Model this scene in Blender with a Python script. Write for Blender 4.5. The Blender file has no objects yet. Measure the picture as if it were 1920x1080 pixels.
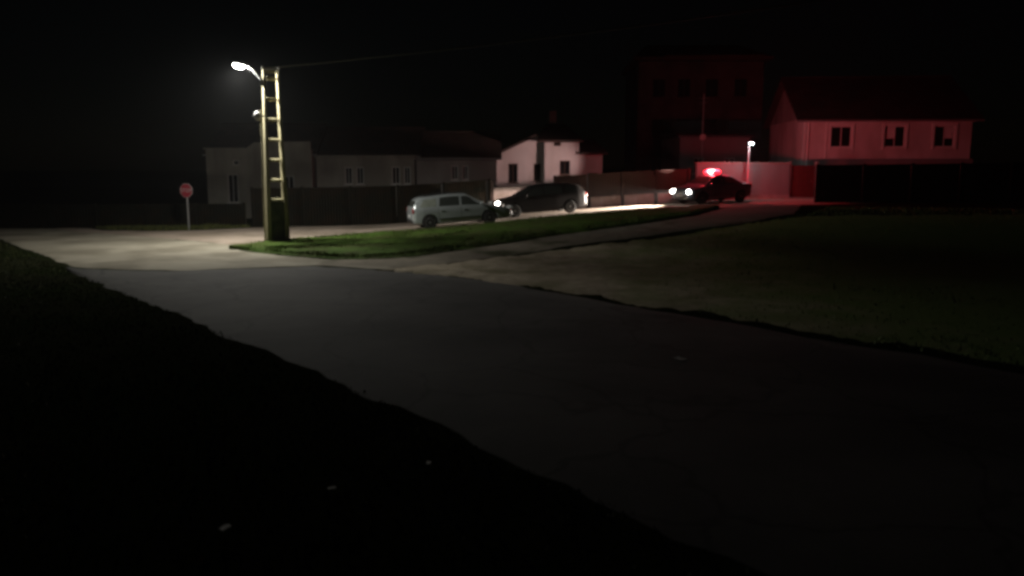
import bpy, bmesh, math, random
from mathutils import Vector, Matrix
from math import sin, cos, pi, radians as R
random.seed(7)
SC = bpy.context.scene
COL = SC.collection

# ------------------------------------------------------------------ camera, sky, moon, exposure
cam = bpy.data.cameras.new('camera'); camo = bpy.data.objects.new('camera', cam); COL.objects.link(camo)
cam.sensor_width = 36; cam.lens = 36 * 1500 / 1920; cam.clip_end = 2000; cam.clip_start = .05
camo.location = (0, 0, 2.9); camo.rotation_euler = (pi/2 - math.atan(225/1500), 0, 0)
cam.dof.use_dof = True; cam.dof.focus_distance = 400; cam.dof.aperture_fstop = 1.2    # phone lens focused far off
SC.camera = camo
W = bpy.data.worlds.new('World'); SC.world = W; W.use_nodes = True
wn = W.node_tree.nodes; bg = wn['Background']
sky = wn.new('ShaderNodeTexSky'); sky.sky_type = 'NISHITA'; sky.sun_disc = False
sky.sun_elevation = R(12); sky.sun_rotation = R(160); sky.air_density = 1.0; sky.dust_density = .6
W.node_tree.links.new(sky.outputs[0], bg.inputs[0]); bg.inputs[1].default_value = .00012
sun = bpy.data.lights.new('moon', 'SUN'); sun.energy = .001; sun.angle = R(.5); sun.color = (.85, .92, 1)
so = bpy.data.objects.new('moon', sun); COL.objects.link(so)
so.rotation_euler = (R(78), 0, R(-160))
SC.view_settings.view_transform = 'Standard'; SC.view_settings.look = 'None'
SC.view_settings.exposure = 0; SC.view_settings.gamma = 1
SC.cycles.use_denoising = True
SC.cycles.max_bounces = 6; SC.cycles.volume_bounces = 0
SC.cycles.sample_clamp_indirect = 3
SC.cycles.pixel_filter_type = 'BLACKMAN_HARRIS'; SC.cycles.filter_width = 3.2

# ------------------------------------------------------------------ helpers
def tag(o, label=None, cat=None, group=None, kind=None):
    if label: o['label'] = label
    if cat: o['category'] = cat
    if group: o['group'] = group
    if kind: o['kind'] = kind
    return o

def empty(name, loc=(0, 0, 0), rz=0, label=None, cat=None, group=None, rx=0, ry=0):
    o = bpy.data.objects.new(name, None); COL.objects.link(o)
    o.location = loc; o.rotation_euler = (rx, ry, rz); o.empty_display_size = .2
    return tag(o, label, cat, group)

class MB:
    def __init__(s): s.v = []; s.f = []
    def add(s, vs, fs):
        n = len(s.v); s.v += [tuple(p) for p in vs]; s.f += [tuple(i + n for i in f) for f in fs]; return s
    def box(s, c, d, rz=0, m=None):
        x, y, z = d[0]/2, d[1]/2, d[2]/2
        p = [(-x,-y,-z),(x,-y,-z),(x,y,-z),(-x,y,-z),(-x,-y,z),(x,-y,z),(x,y,z),(-x,y,z)]
        if m is None: m = Matrix.Rotation(rz, 3, 'Z')
        q = [m @ Vector(a) + Vector(c) for a in p]
        return s.add(q, [(3,2,1,0),(4,5,6,7),(0,1,5,4),(1,2,6,5),(2,3,7,6),(3,0,4,7)])
    def tube(s, pts, rs, n=8, cap=True):
        pts = [Vector(p) for p in pts]
        if not hasattr(rs, '__len__'): rs = [rs]*len(pts)
        base = []; k = len(pts)
        ref = Vector((0,0,1))
        t0 = (pts[1]-pts[0]).normalized()
        if abs(t0.dot(ref)) > .95: ref = Vector((1,0,0))
        vs = []
        for i, p in enumerate(pts):
            t = (pts[min(i+1,k-1)] - pts[max(i-1,0)]).normalized()
            a = t.cross(ref).normalized(); b = t.cross(a).normalized()
            for j in range(n):
                an = 2*pi*j/n
                vs.append(p + a*cos(an)*rs[i] + b*sin(an)*rs[i])
        fs = [(i*n+j, i*n+(j+1)%n, (i+1)*n+(j+1)%n, (i+1)*n+j) for i in range(k-1) for j in range(n)]
        if cap: fs += [tuple(range(n))[::-1], tuple(range((k-1)*n, k*n))]
        return s.add(vs, fs)
    def lathe(s, prof, n=20, axis='Z', c=(0,0,0)):      # prof: (r, h)
        vs = []; k = len(prof)
        for r, h in prof:
            for j in range(n):
                a = 2*pi*j/n; u, w = r*cos(a), r*sin(a)
                p = (u, w, h) if axis == 'Z' else ((h, u, w) if axis == 'X' else (u, h, w))
                vs.append((p[0]+c[0], p[1]+c[1], p[2]+c[2]))
        fs = [(i*n+j, i*n+(j+1)%n, (i+1)*n+(j+1)%n, (i+1)*n+j) for i in range(k-1) for j in range(n)]
        fs += [tuple(range(n))[::-1], tuple(range((k-1)*n, k*n))]
        return s.add(vs, fs)
    def ell(s, c, r, nu=14, nv=8, m=None):
        vs = []; m = m or Matrix.Identity(3)
        for i in range(nv+1):
            a = -pi/2 + pi*i/nv
            for j in range(nu):
                b = 2*pi*j/nu
                vs.append(m @ Vector((r[0]*cos(a)*cos(b), r[1]*cos(a)*sin(b), r[2]*sin(a))) + Vector(c))
        fs = [(i*nu+j, i*nu+(j+1)%nu, (i+1)*nu+(j+1)%nu, (i+1)*nu+j) for i in range(nv) for j in range(nu)]
        return s.add(vs, fs)
    def prism(s, poly, y0, y1):                          # poly in (x,z), extruded along y
        n = len(poly)
        vs = [(x, y0, z) for x, z in poly] + [(x, y1, z) for x, z in poly]
        fs = [tuple(range(n)), tuple(range(2*n-1, n-1, -1))] + [(i, n+i, n+(i+1)%n, (i+1)%n) for i in range(n)]
        return s.add(vs, fs)
    def mesh(s, name, mat=None, smooth=None, merge=False, bevel=0):
        me = bpy.data.meshes.new(name); me.from_pydata(s.v, [], s.f)
        bm = bmesh.new(); bm.from_mesh(me)
        if merge: bmesh.ops.remove_doubles(bm, verts=bm.verts, dist=1e-5)
        bmesh.ops.recalc_face_normals(bm, faces=bm.faces)
        if bevel: bmesh.ops.bevel(bm, geom=list(bm.edges), offset=bevel, segments=1, affect='EDGES', clamp_overlap=True)
        bm.to_mesh(me); bm.free()
        if smooth is not None:
            me.shade_smooth(); me.set_sharp_from_angle(angle=R(smooth))
        if mat: me.materials.append(mat)
        return me
    def build(s, name, mat=None, parent=None, smooth=None, loc=None, rot=None, **k):
        return link(name, s.mesh(name, mat, smooth, **k), parent, loc, rot)

def link(name, me, parent=None, loc=None, rot=None):
    o = bpy.data.objects.new(name, me); COL.objects.link(o)
    if parent: o.parent = parent
    if loc: o.location = loc
    if rot: o.rotation_euler = rot
    return o

def light(name, kind, parent, loc, energy, color, aim=None, **k):
    l = bpy.data.lights.new(name, kind); l.energy = energy; l.color = color
    for a, b in k.items(): setattr(l, a, b)
    o = bpy.data.objects.new(name, l); COL.objects.link(o); o.parent = parent; o.location = loc
    if aim: o.rotation_euler = Vector(aim).to_track_quat('-Z', 'Y').to_euler()
    return o

# ------------------------------------------------------------------ materials
def nodes(name):
    m = bpy.data.materials.new(name); m.use_nodes = True
    t = m.node_tree; return m, t, t.nodes['Principled BSDF']

def mat(name, col, rough=.7, metal=0, var=.25, scale=6., bump=.0, bscale=40., coat=0, second=None, sscale=1., spec=.5, stretch=(1,1,1), smask=(.45,.6)):
    m, t, b = nodes(name); L = t.links.new
    b.inputs['Roughness'].default_value = rough; b.inputs['Metallic'].default_value = metal
    b.inputs['Coat Weight'].default_value = coat; b.inputs['Specular IOR Level'].default_value = spec
    tc = t.nodes.new('ShaderNodeTexCoord'); mp = t.nodes.new('ShaderNodeMapping'); mp.inputs['Scale'].default_value = stretch
    L(tc.outputs['Object'], mp.inputs[0])
    n = t.nodes.new('ShaderNodeTexNoise'); n.inputs['Scale'].default_value = scale; n.inputs['Detail'].default_value = 6; n.inputs['Roughness'].default_value = .65
    L(mp.outputs[0], n.inputs['Vector'])
    r = t.nodes.new('ShaderNodeValToRGB'); L(n.outputs[0], r.inputs[0])
    r.color_ramp.elements[0].position = .25; r.color_ramp.elements[1].position = .75
    r.color_ramp.elements[0].color = tuple(c*(1-var) for c in col) + (1,)
    r.color_ramp.elements[1].color = tuple(min(1, c*(1+var)) for c in col) + (1,)
    out = r.outputs[0]
    if second:
        n2 = t.nodes.new('ShaderNodeTexNoise'); n2.inputs['Scale'].default_value = sscale; n2.inputs['Detail'].default_value = 5
        L(mp.outputs[0], n2.inputs['Vector'])
        r2 = t.nodes.new('ShaderNodeValToRGB'); r2.color_ramp.elements[0].position = smask[0]; r2.color_ramp.elements[1].position = smask[1]
        L(n2.outputs[0], r2.inputs[0])
        mx = t.nodes.new('ShaderNodeMix'); mx.data_type = 'RGBA'
        L(r2.outputs[0], mx.inputs[0]); L(out, mx.inputs[6]); mx.inputs[7].default_value = tuple(second) + (1,)
        out = mx.outputs[2]
    L(out, b.inputs['Base Color'])
    if bump:
        n3 = t.nodes.new('ShaderNodeTexNoise'); n3.inputs['Scale'].default_value = bscale; n3.inputs['Detail'].default_value = 4
        L(mp.outputs[0], n3.inputs['Vector'])
        bp = t.nodes.new('ShaderNodeBump'); bp.inputs['Strength'].default_value = bump; bp.inputs['Distance'].default_value = .03
        L(n3.outputs[0], bp.inputs['Height']); L(bp.outputs[0], b.inputs['Normal'])
    return m

def emit(name, col, strength):
    m, t, b = nodes(name)
    b.inputs['Base Color'].default_value = (.8, .8, .8, 1)
    b.inputs['Emission Color'].default_value = tuple(col) + (1,); b.inputs['Emission Strength'].default_value = strength
    return m

def blades(name, c0, c1):
    m, t, b = nodes(name); L = t.links.new
    g = t.nodes.new('ShaderNodeNewGeometry'); r = t.nodes.new('ShaderNodeValToRGB')
    r.color_ramp.elements[0].color = tuple(c0)+(1,); r.color_ramp.elements[1].color = tuple(c1)+(1,)
    e = r.color_ramp.elements.new(.9); e.color = (.12, .13, .03, 1)
    L(g.outputs['Random Per Island'], r.inputs[0]); L(r.outputs[0], b.inputs['Base Color'])
    b.inputs['Roughness'].default_value = .6; b.inputs['Specular IOR Level'].default_value = .25
    return m

def overgrow(m, x0, x1, col):
    t = m.node_tree; b = t.nodes['Principled BSDF']; L = t.links.new
    src = b.inputs['Base Color'].links[0].from_socket
    tc = t.nodes.new('ShaderNodeTexCoord'); sp = t.nodes.new('ShaderNodeSeparateXYZ'); L(tc.outputs['Object'], sp.inputs[0])
    n = t.nodes.new('ShaderNodeTexNoise'); n.inputs['Scale'].default_value = .8; n.inputs['Detail'].default_value = 6; L(tc.outputs['Object'], n.inputs['Vector'])
    ma = t.nodes.new('ShaderNodeMath'); ma.operation = 'MULTIPLY_ADD'; L(n.outputs[0], ma.inputs[0]); ma.inputs[1].default_value = 9; L(sp.outputs[0], ma.inputs[2])
    mr = t.nodes.new('ShaderNodeMapRange'); L(ma.outputs[0], mr.inputs[0]); mr.inputs[1].default_value = x0+4.5; mr.inputs[2].default_value = x1+4.5
    mx = t.nodes.new('ShaderNodeMix'); mx.data_type = 'RGBA'; L(mr.outputs[0], mx.inputs[0]); L(src, mx.inputs[6]); mx.inputs[7].default_value = tuple(col)+(1,)
    L(mx.outputs[2], b.inputs['Base Color'])

def cracks(m):
    t = m.node_tree; b = t.nodes['Principled BSDF']; L = t.links.new
    src = b.inputs['Base Color'].links[0].from_socket
    tc = t.nodes.new('ShaderNodeTexCoord'); n = t.nodes.new('ShaderNodeTexNoise'); n.inputs['Scale'].default_value = .9; n.inputs['Detail'].default_value = 5; L(tc.outputs['Object'], n.inputs['Vector'])
    v = t.nodes.new('ShaderNodeMix'); v.data_type = 'RGBA'; v.inputs[0].default_value = .55; L(tc.outputs['Object'], v.inputs[6]); L(n.outputs['Color'], v.inputs[7])
    vo = t.nodes.new('ShaderNodeTexVoronoi'); vo.feature = 'DISTANCE_TO_EDGE'; vo.inputs['Scale'].default_value = .9; L(v.outputs[2], vo.inputs['Vector'])
    mr = t.nodes.new('ShaderNodeMapRange'); L(vo.outputs['Distance'], mr.inputs[0]); mr.inputs[1].default_value = .004; mr.inputs[2].default_value = .02; mr.inputs[3].default_value = .62; mr.inputs[4].default_value = 1
    # wide worn and patched areas
    n2 = t.nodes.new('ShaderNodeTexNoise'); n2.inputs['Scale'].default_value = .16; n2.inputs['Detail'].default_value = 3; L(tc.outputs['Object'], n2.inputs['Vector'])
    m2 = t.nodes.new('ShaderNodeMapRange'); L(n2.outputs[0], m2.inputs[0]); m2.inputs[1].default_value = .38; m2.inputs[2].default_value = .62; m2.inputs[3].default_value = .65; m2.inputs[4].default_value = 1.4
    mu = t.nodes.new('ShaderNodeMath'); mu.operation = 'MULTIPLY'; L(mr.outputs[0], mu.inputs[0]); L(m2.outputs[0], mu.inputs[1])
    mx = t.nodes.new('ShaderNodeVectorMath'); mx.operation = 'SCALE'; L(src, mx.inputs[0]); L(mu.outputs[0], mx.inputs['Scale'])
    L(mx.outputs[0], b.inputs['Base Color'])

M = dict(
    soil=mat('soil', (.016,.018,.009), .95, var=.4, scale=.8, bump=.6, bscale=9, second=(.012,.017,.006), sscale=.35, spec=0),
    asphalt=mat('asphalt', (.078,.076,.072), .88, var=.22, scale=1.1, bump=.35, bscale=60, second=(.05,.049,.047), sscale=.28, spec=.22, smask=(.5,.62)),
    street=mat('street_concrete', (.30,.245,.20), .9, var=.2, scale=.9, bump=.35, bscale=25, second=(.22,.18,.14), sscale=.5, spec=.15),
    track=mat('track_dirt', (.22,.195,.155), .95, var=.3, scale=1.3, bump=.6, bscale=18, second=(.07,.075,.04), sscale=.6, spec=.1, smask=(.52,.66)),
    gravel=mat('gravel', (.42,.36,.27), .95, var=.35, scale=2.5, bump=.8, bscale=22, second=(.22,.20,.12), sscale=.7, spec=.1, smask=(.48,.68)),
    apron=mat('apron_concrete', (.29,.265,.21), .9, var=.2, scale=1.1, bump=.4, bscale=25, second=(.19,.17,.13), sscale=.45, spec=.15),
    turf=mat('turf', (.055,.10,.015), .95, var=.4, scale=2.2, bump=.6, bscale=14, second=(.06,.075,.02), sscale=.8, spec=.1),
    grass=blades('grass_blade', (.05,.12,.012), (.11,.20,.02)),
    drygrass=blades('rough_grass_blade', (.10,.18,.04), (.19,.28,.08)),
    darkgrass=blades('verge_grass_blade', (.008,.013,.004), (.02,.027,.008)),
    kerb=mat('kerb_stone', (.3,.28,.25), .9, var=.25, bump=.3),
    pole=mat('pole_concrete', (.36,.325,.19), .9, var=.25, scale=5, bump=.3, bscale=50, second=(.27,.24,.135), sscale=2, stretch=(1,1,.3)),
    polebase=mat('pole_dark_concrete', (.10,.10,.06), .95, var=.4, scale=6, bump=.4, bscale=30, second=(.05,.06,.025), sscale=3),  # darker, greener concrete for web and footing
    plaster=mat('plaster_cream', (.42,.40,.35), .92, var=.14, scale=1.6, bump=.25, second=(.30,.28,.24), sscale=.6, stretch=(1,1,.4)),
    plaster_grey=mat('plaster_grey', (.36,.35,.33), .92, var=.16, scale=1.4, bump=.25, second=(.25,.24,.22), sscale=.5, stretch=(1,1,.4)),
    plaster_white=mat('plaster_white', (.62,.58,.56), .9, var=.1, scale=1.6, bump=.2, second=(.5,.46,.43), sscale=.7, stretch=(1,1,.4)),
    render=mat('wall_render', (.2,.2,.196), .92, var=.15, scale=1.5, bump=.25, second=(.19,.185,.18), sscale=.8, stretch=(1,1,.35)),
    darkwall=mat('dark_masonry', (.11,.085,.075), .95, var=.25, scale=1.2, bump=.4, second=(.07,.055,.05), sscale=.5),
    trim=mat('white_trim', (.7,.68,.65), .6, var=.08),
    tile=mat('roof_tile', (.045,.028,.022), .85, var=.35, scale=5, bump=.5, bscale=12, second=(.03,.022,.018), sscale=1.2),
    pane=mat('window_glass', (.012,.012,.014), .08, var=.1, spec=.6),
    wood=mat('brown_wood', (.06,.035,.02), .7, var=.3, scale=5, stretch=(1,1,.2)),
    fence=mat('fence_sheet_dark', (.009,.009,.006), .9, var=.35, scale=2, second=(.014,.010,.006), sscale=1.5, spec=.05),
    fence2=mat('fence_sheet_brown', (.03,.018,.015), .75, var=.3, scale=2, second=(.028,.02,.016), sscale=1.5, spec=.08),
    plinth=mat('plinth_concrete', (.3,.28,.26), .92, var=.25, scale=2, bump=.4, second=(.18,.14,.12), sscale=.9),
    metal=mat('galvanised_metal', (.42,.43,.43), .5, metal=.6, var=.15),
    dmetal=mat('dark_metal', (.05,.05,.05), .5, metal=.4, var=.2),
    gateglow=mat('gate_beam_glow', (.22,.17,.15), .7, var=.15, scale=3, second=(.15,.11,.09), sscale=1.2),  # pale tone carries the headlight glow on the fence
    gate=mat('red_brown_gate', (.12,.025,.025), .6, var=.25),
    silver=mat('silver_paint', (.45,.49,.50), .28, metal=.3, var=.04, coat=.6, scale=2),
    black=mat('black_paint', (.022,.019,.018), .5, var=.1, coat=.0, spec=.25),
    blue=mat('grey_blue_paint', (.10,.11,.14), .4, var=.08, coat=.5),
    glass=mat('car_glass', (.045,.05,.045), .1, var=.1, spec=.6),
    palepane=mat('pale_side_glass', (.26,.28,.24), .25, var=.2, scale=4),  # paler glass for one side window
    rubber=mat('tyre_rubber', (.022,.021,.02), .85, var=.3, scale=8),
    rim=mat('alloy_rim', (.38,.38,.37), .4, metal=.6, var=.1),
    plastic=mat('black_plastic', (.02,.02,.02), .6, var=.2),
    tail=mat('tail_lamp_red', (.30,.015,.012), .2, var=.1, coat=.5),
    plate=mat('number_plate_white', (.7,.7,.7), .5, var=.05),
    clear=mat('headlamp_clear', (.5,.5,.5), .12, var=.1, coat=.5),
    signred=mat('sign_red', (.33,.03,.05), .4, var=.1),
    signwhite=mat('sign_white', (.45,.45,.45), .45, var=.05),
    paper=mat('paper_white', (.75,.74,.70), .8, var=.1),
    cable=mat('cable_black', (.07,.07,.07), .6, var=.1),
    lampwhite=emit('lamp_lens_glow', (1, .98, .92), 60),
    yardwhite=emit('yard_lamp_glow', (.9, .97, 1), 14),
    headlit=emit('headlamp_glow', (1, .95, .86), 30),
    beacon=emit('red_beacon_glow', (1, .015, .03), 5),
    beaconcore=emit('beacon_core_glow', (1, .42, .38), 16),
)

overgrow(M['gravel'], 1.5, 8, (.16, .24, .07)); overgrow(M['track'], 4, 13, (.14, .10, .08)); cracks(M['asphalt'])

# ------------------------------------------------------------------ terrain
KX = [-60,-8,-5,-1.2,0,4,9,14,30,80]; KZ = [0,0,.1,.36,.48,.73,1.0,1.1,1.3,1.5]
def lerp(xs, ys, x):
    if x <= xs[0]: return ys[0]
    for i in range(len(xs)-1):
        if x <= xs[i+1]: return ys[i] + (ys[i+1]-ys[i])*(x-xs[i])/(xs[i+1]-xs[i])
    return ys[-1]
def rise(x): return sum(lerp(KX, KZ, x+d) for d in (-2,-1,0,1,2))/5
def ter(x, y):
    t = min(1, max(0, (y-22)/12.)); t = t*t*(3-2*t)
    return rise(x)*t
def hsh(x, y):   # smooth cheap value noise
    def h(i, j):
        n = (i*374761393 + j*668265263) & 0xffffffff; n = ((n ^ (n >> 13))*1274126177) & 0xffffffff
        return (n & 0xffff)/65535.
    i, j = math.floor(x), math.floor(y); u, v = x-i, y-j; u = u*u*(3-2*u); v = v*v*(3-2*v)
    return (h(i,j)*(1-u)+h(i+1,j)*u)*(1-v) + (h(i,j+1)*(1-u)+h(i+1,j+1)*u)*v

def struct_grid(name, P, material, lift=0., parent=None):
    n, k = len(P), len(P[0]); b = MB()
    b.add([(x, y, ter(x, y)+lift+e) for row in P for x, y, e in row],
          [(i*k+j, (i+1)*k+j, (i+1)*k+j+1, i*k+j+1) for i in range(n-1) for j in range(k-1)])
    o = b.build(name, material, smooth=60); o['kind'] = 'structure'; return o

def axis(a, b, fine0, fine1, step):
    v = []; x = fine0
    while x <= fine1: v.append(x); x += step
    d = step; x = fine1
    while x < b: d *= 1.35; x += d; v.append(x)
    d = step; x = fine0
    while x > a: d *= 1.35; x -= d; v.insert(0, x)
    return v
GX = axis(-500, 500, -24, 30, .6); GY = axis(-60, 900, -2, 52, .6)
struct_grid('ground', [[(x, y, 0) for x in GX] for y in GY], M['soil'], -.012)

def resample(pts, n):
    ds = [0]
    for a, b in zip(pts, pts[1:]): ds.append(ds[-1] + math.dist(a, b))
    return [(lerp(ds, [p[0] for p in pts], ds[-1]*i/n), lerp(ds, [p[1] for p in pts], ds[-1]*i/n)) for i in range(n+1)]
def strip(name, A, B, n, k, material, lift, jit=.12, crown=0):
    A, B = resample(A, n), resample(B, n); P = []
    for i, (a, b) in enumerate(zip(A, B)):
        ja = (hsh(a[0]*1.7, a[1]*1.7)-.5 + .6*(hsh(a[0]*5, a[1]*5)-.5))*jit; jb = (hsh(b[0]*1.7+9, b[1]*1.7)-.5 + .6*(hsh(b[0]*5, b[1]*5)-.5))*jit
        d = math.dist(a, b) or 1; ux, uy = (b[0]-a[0])/d, (b[1]-a[1])/d
        a = (a[0]+ux*ja, a[1]+uy*ja); b = (b[0]+ux*jb, b[1]+uy*jb); row = []
        for j in range(k+1):
            t = j/k; e = crown*4*t*(1-t)
            if j in (0, k): e -= .045
            row.append((a[0]+(b[0]-a[0])*t, a[1]+(b[1]-a[1])*t, e))
        P.append(row)
    return struct_grid(name, P, material, lift)

FENCE = lambda x: 43 + .22*x
ISL_UP = [(-10.2,28.75),(-9.43,30.65),(-8.59,32.15),(-6.66,34.0),(-4.4,34.6),(-1.4,35.2),(.98,36.5),(3.3,37.6),(6.0,37.9),(7.6,38.2),(9.8,38.6)]
ISL_LO = [(-10.2,28.6),(-7.87,26.95),(-5.91,25.45),(-4.74,25.23),(-3.94,25.56),(-1.38,27.6),(.95,29.5),(2.96,30.65),(5.13,31.83),(7.42,33.6),(9.9,38.2)]
NEAR = [(-60,74.6),(-20,31.2),(-6.48,15.3),(-3.94,12.25),(-2.48,10.59),(-1.06,8.83),(-.29,7.77),(.76,6.5),(1.62,5.47),(4.2,2.4),(9,-3.3),(30,-28)]
ROADFAR = [(-12.8,23.1),(-11,22.55),(-9.38,22.38),(-6.91,23.4),(-5.66,23.8),(-3.73,22.84),(-1.65,21.71),(.22,20.07),(.94,18.92),(2.61,16.96),(5.2,13.9),(11,7.),(17,0),(38,-25)]
NEAR2 = [(-13.0,23.0),(-6.48,15.3)] + NEAR[3:]
strip('main_road', NEAR2, ROADFAR, 150, 14, M['asphalt'], .02, .22, .03)
strip('street', [(-27,43.4),(-20,36.4),(-14,32.8),(-10.3,29.8)] + ISL_UP[1:] + [(14,39.6),(24,41.5),(60,49)],
      [(-25,43.5),(-19,37.4),(-16.3,37.2),(-14.4,37.8),(-12,40.1),(-9,40.9)] + [(x, FENCE(x)-.12) for x in (-6,-3,0,3,6,9)] + [(12,46.6),(17,47.6),(30,50.4),(60,57)], 150, 12, M['street'], .012, .15, .02)
strip('junction_apron', [(-30,43.2),(-20,31.3),(-13.1,23.1),(-11,22.6),(-9.38,22.5),(-6.91,23.5),(-5.66,23.85),(-4.2,23.1),(-3.2,22.7)],
      [(-27,44.1),(-20,37.1),(-14,33.5),(-9.9,30.4),(-9.7,28.9),(-7.87,26.9),(-5.91,25.4),(-4.74,25.2)], 90, 10, M['apron'], .009, .2)
strip('side_track', [(-5.9,23.9),(-3.11,23.0),(-.89,25.04),(.81,26.28),(1.9,27.31),(3.32,28.03),(5.11,28.88),(7.1,29.9),(9.17,30.79),(11.92,33.21),(14.5,39.7)],
      [(-5.9,25.3),(-3.94,25.6),(-1.38,27.65)] + ISL_LO[6:], 110, 8, M['track'], .015, .18)
strip('gravel_fan', [(-3.9,22.6),(-1.7,21.55),(.1,19.92),(.8,18.8),(2.45,16.85),(5.05,13.8),(10.85,6.9),(13.85,3.35)], [(-3.3,23.1),(-.89,25.0),(.81,26.25),(3.32,28.0),(7.0,29.7),(12.5,33.2),(30,34)], 170, 12, M['gravel'], .016, .75)
# raised turf island between street and track
def inside(p, poly):
    x, y = p; c = False
    for (x0, y0), (x1, y1) in zip(poly, poly[1:]+poly[:1]):
        if (y0 > y) != (y1 > y) and x < (x1-x0)*(y-y0)/(y1-y0)+x0: c = not c
    return c
A, B = resample(ISL_LO, 160), resample(ISL_UP, 160); P = []
for a, b in zip(A, B):
    a = (a[0], a[1]+(hsh(a[0]*1.4, 3)-.5)*.5+(hsh(a[0]*4.5, 8)-.5)*.3); b = (b[0], b[1]+(hsh(b[0]*1.4, 13)-.5)*.4+(hsh(b[0]*4.5, 18)-.5)*.25)
    row = []
    for j in range(13):
        t = j/12; x = a[0]+(b[0]-a[0])*t; y = a[1]+(b[1]-a[1])*t
        e = (0, .08)[0 < j < 12] + (.08*hsh(x*.9, y*1.3) + .05*hsh(x*3, y*3) if 0 < j < 12 else -.03)
        row.append((x, y, e))
    P.append(row)
struct_grid('grass_island', P, M['turf'], 0.0)

def grass(name, label, poly, n, material, h0, h1, lift, dens=None):
    b = MB(); xs = [p[0] for p in poly]; ys = [p[1] for p in poly]; k = 0
    while k < n:
        x, y = random.uniform(min(xs), max(xs)), random.uniform(min(ys), max(ys))
        if not inside((x, y), poly): continue
        d = hsh(x*1.1, y*1.1)*.6 + hsh(x*3.3, y*3.3)*.4
        if dens and random.random() > dens(x, y)*(.3 + 1.4*d): k += .25; continue
        k += 1
        h = random.uniform(h0, h1)*(.5+d); a = random.uniform(0, 2*pi); w = random.uniform(.008, .02)*(1+h*2)
        z = ter(x, y) + lift; lx, ly = cos(a)*h*.45*random.random(), sin(a)*h*.45*random.random()
        px, py = -sin(a)*w, cos(a)*w
        b.add([(x-px, y-py, z), (x+px, y+py, z), (x+lx*.4+px*.6, y+ly*.4+py*.6, z+h*.6), (x+lx, y+ly, z+h)], [(0,1,2),(0,2,3)])
    me = bpy.data.meshes.new(name); me.from_pydata(b.v, [], b.f); me.materials.append(material)
    return tag(link(name, me), label, 'grass', kind='stuff')
ISL = ISL_LO + ISL_UP[::-1]
grass('island_grass', 'short green grass on the island between street and track', ISL, 46000, M['grass'], .04, .12, .07)
grass('verge_grass', 'patchy rough grass on the verge right of the gravel', [(1.0,19.2),(2.9,16.9),(6.5,12.6),(12,6.5),(26,8),(26,30),(15,38),(12.2,33),(9.3,30.6),(7.1,29.7),(5.1,28.6),(3.4,27.6)], 30000, M['drygrass'], .02, .08, -.01,
      lambda x, y: min(1, max(.04, (x-2.6)/6)))
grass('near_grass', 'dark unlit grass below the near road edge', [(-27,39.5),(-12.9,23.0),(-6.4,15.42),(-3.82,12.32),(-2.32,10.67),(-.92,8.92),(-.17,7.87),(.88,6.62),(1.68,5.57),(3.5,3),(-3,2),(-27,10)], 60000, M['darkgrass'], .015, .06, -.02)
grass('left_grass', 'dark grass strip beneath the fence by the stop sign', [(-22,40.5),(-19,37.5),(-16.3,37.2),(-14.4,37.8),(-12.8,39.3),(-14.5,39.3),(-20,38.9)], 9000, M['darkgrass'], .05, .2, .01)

b = MB()
GP = [(-3.7,22.9),(-1.65,21.8),(.22,20.2),(.94,19.0),(3.4,16.2),(8,18),(7,29.4),(3.32,27.8),(-.89,24.8)]
k = 0
while k < 420:
    x, y = random.uniform(-4, 8), random.uniform(16, 29.5)
    if not inside((x, y), GP) or random.random() < (x+2)/11: continue
    k += 1; r = random.choice((.012, .015, .02, .025, .035))*random.uniform(.7, 1.3)
    b.ell((x, y, ter(x, y)+r*.2), (r*random.uniform(.8, 1.4), r, r*.65), 5, 3, Matrix.Rotation(random.uniform(0, 3), 3, 'Z'))
tag(b.build('pebbles', M['gravel']), 'loose pebbles strewn over the gravel fan', 'gravel', kind='stuff')

# ------------------------------------------------------------------ walls with openings, windows, houses
def wall_mesh(w, h, th, holes, top=None):
    """wall in local x (0..w), z (0..h), front at y=0, back at y=th; top: list of (x,z) gable points above h"""
    xs = sorted({0, w, *[v for a in holes for v in a[:2]]}); zs = sorted({0, h, *[v for a in holes for v in a[2:4]]})
    op = lambda x, z: any(a[0] < x < a[1] and a[2] < z < a[3] for a in holes)
    b = MB(); nx, nz = len(xs)-1, len(zs)-1
    o = [[op((xs[i]+xs[i+1])/2, (zs[j]+zs[j+1])/2) for j in range(nz)] for i in range(nx)]
    for i in range(nx):
        for j in range(nz):
            if o[i][j]: continue
            x0, x1, z0, z1 = xs[i], xs[i+1], zs[j], zs[j+1]
            b.add([(x0,0,z0),(x1,0,z0),(x1,0,z1),(x0,0,z1)], [(0,1,2,3)]); b.add([(x0,th,z0),(x1,th,z0),(x1,th,z1),(x0,th,z1)], [(3,2,1,0)])
            for di, dj, q in ((-1,0,[(x0,0,z0),(x0,0,z1),(x0,th,z1),(x0,th,z0)]), (1,0,[(x1,0,z0),(x1,th,z0),(x1,th,z1),(x1,0,z1)]),
                              (0,-1,[(x0,0,z0),(x0,th,z0),(x1,th,z0),(x1,0,z0)]), (0,1,[(x0,0,z1),(x1,0,z1),(x1,th,z1),(x0,th,z1)])):
                a, c = i+di, j+dj
                if not (0 <= a < nx and 0 <= c < nz) or o[a][c]: b.add(q, [(0,1,2,3)])
    if top:
        poly = [(0,h)] + list(top) + [(w,h)]
        b.prism(poly[::-1], 0, th)
    return b

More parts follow.
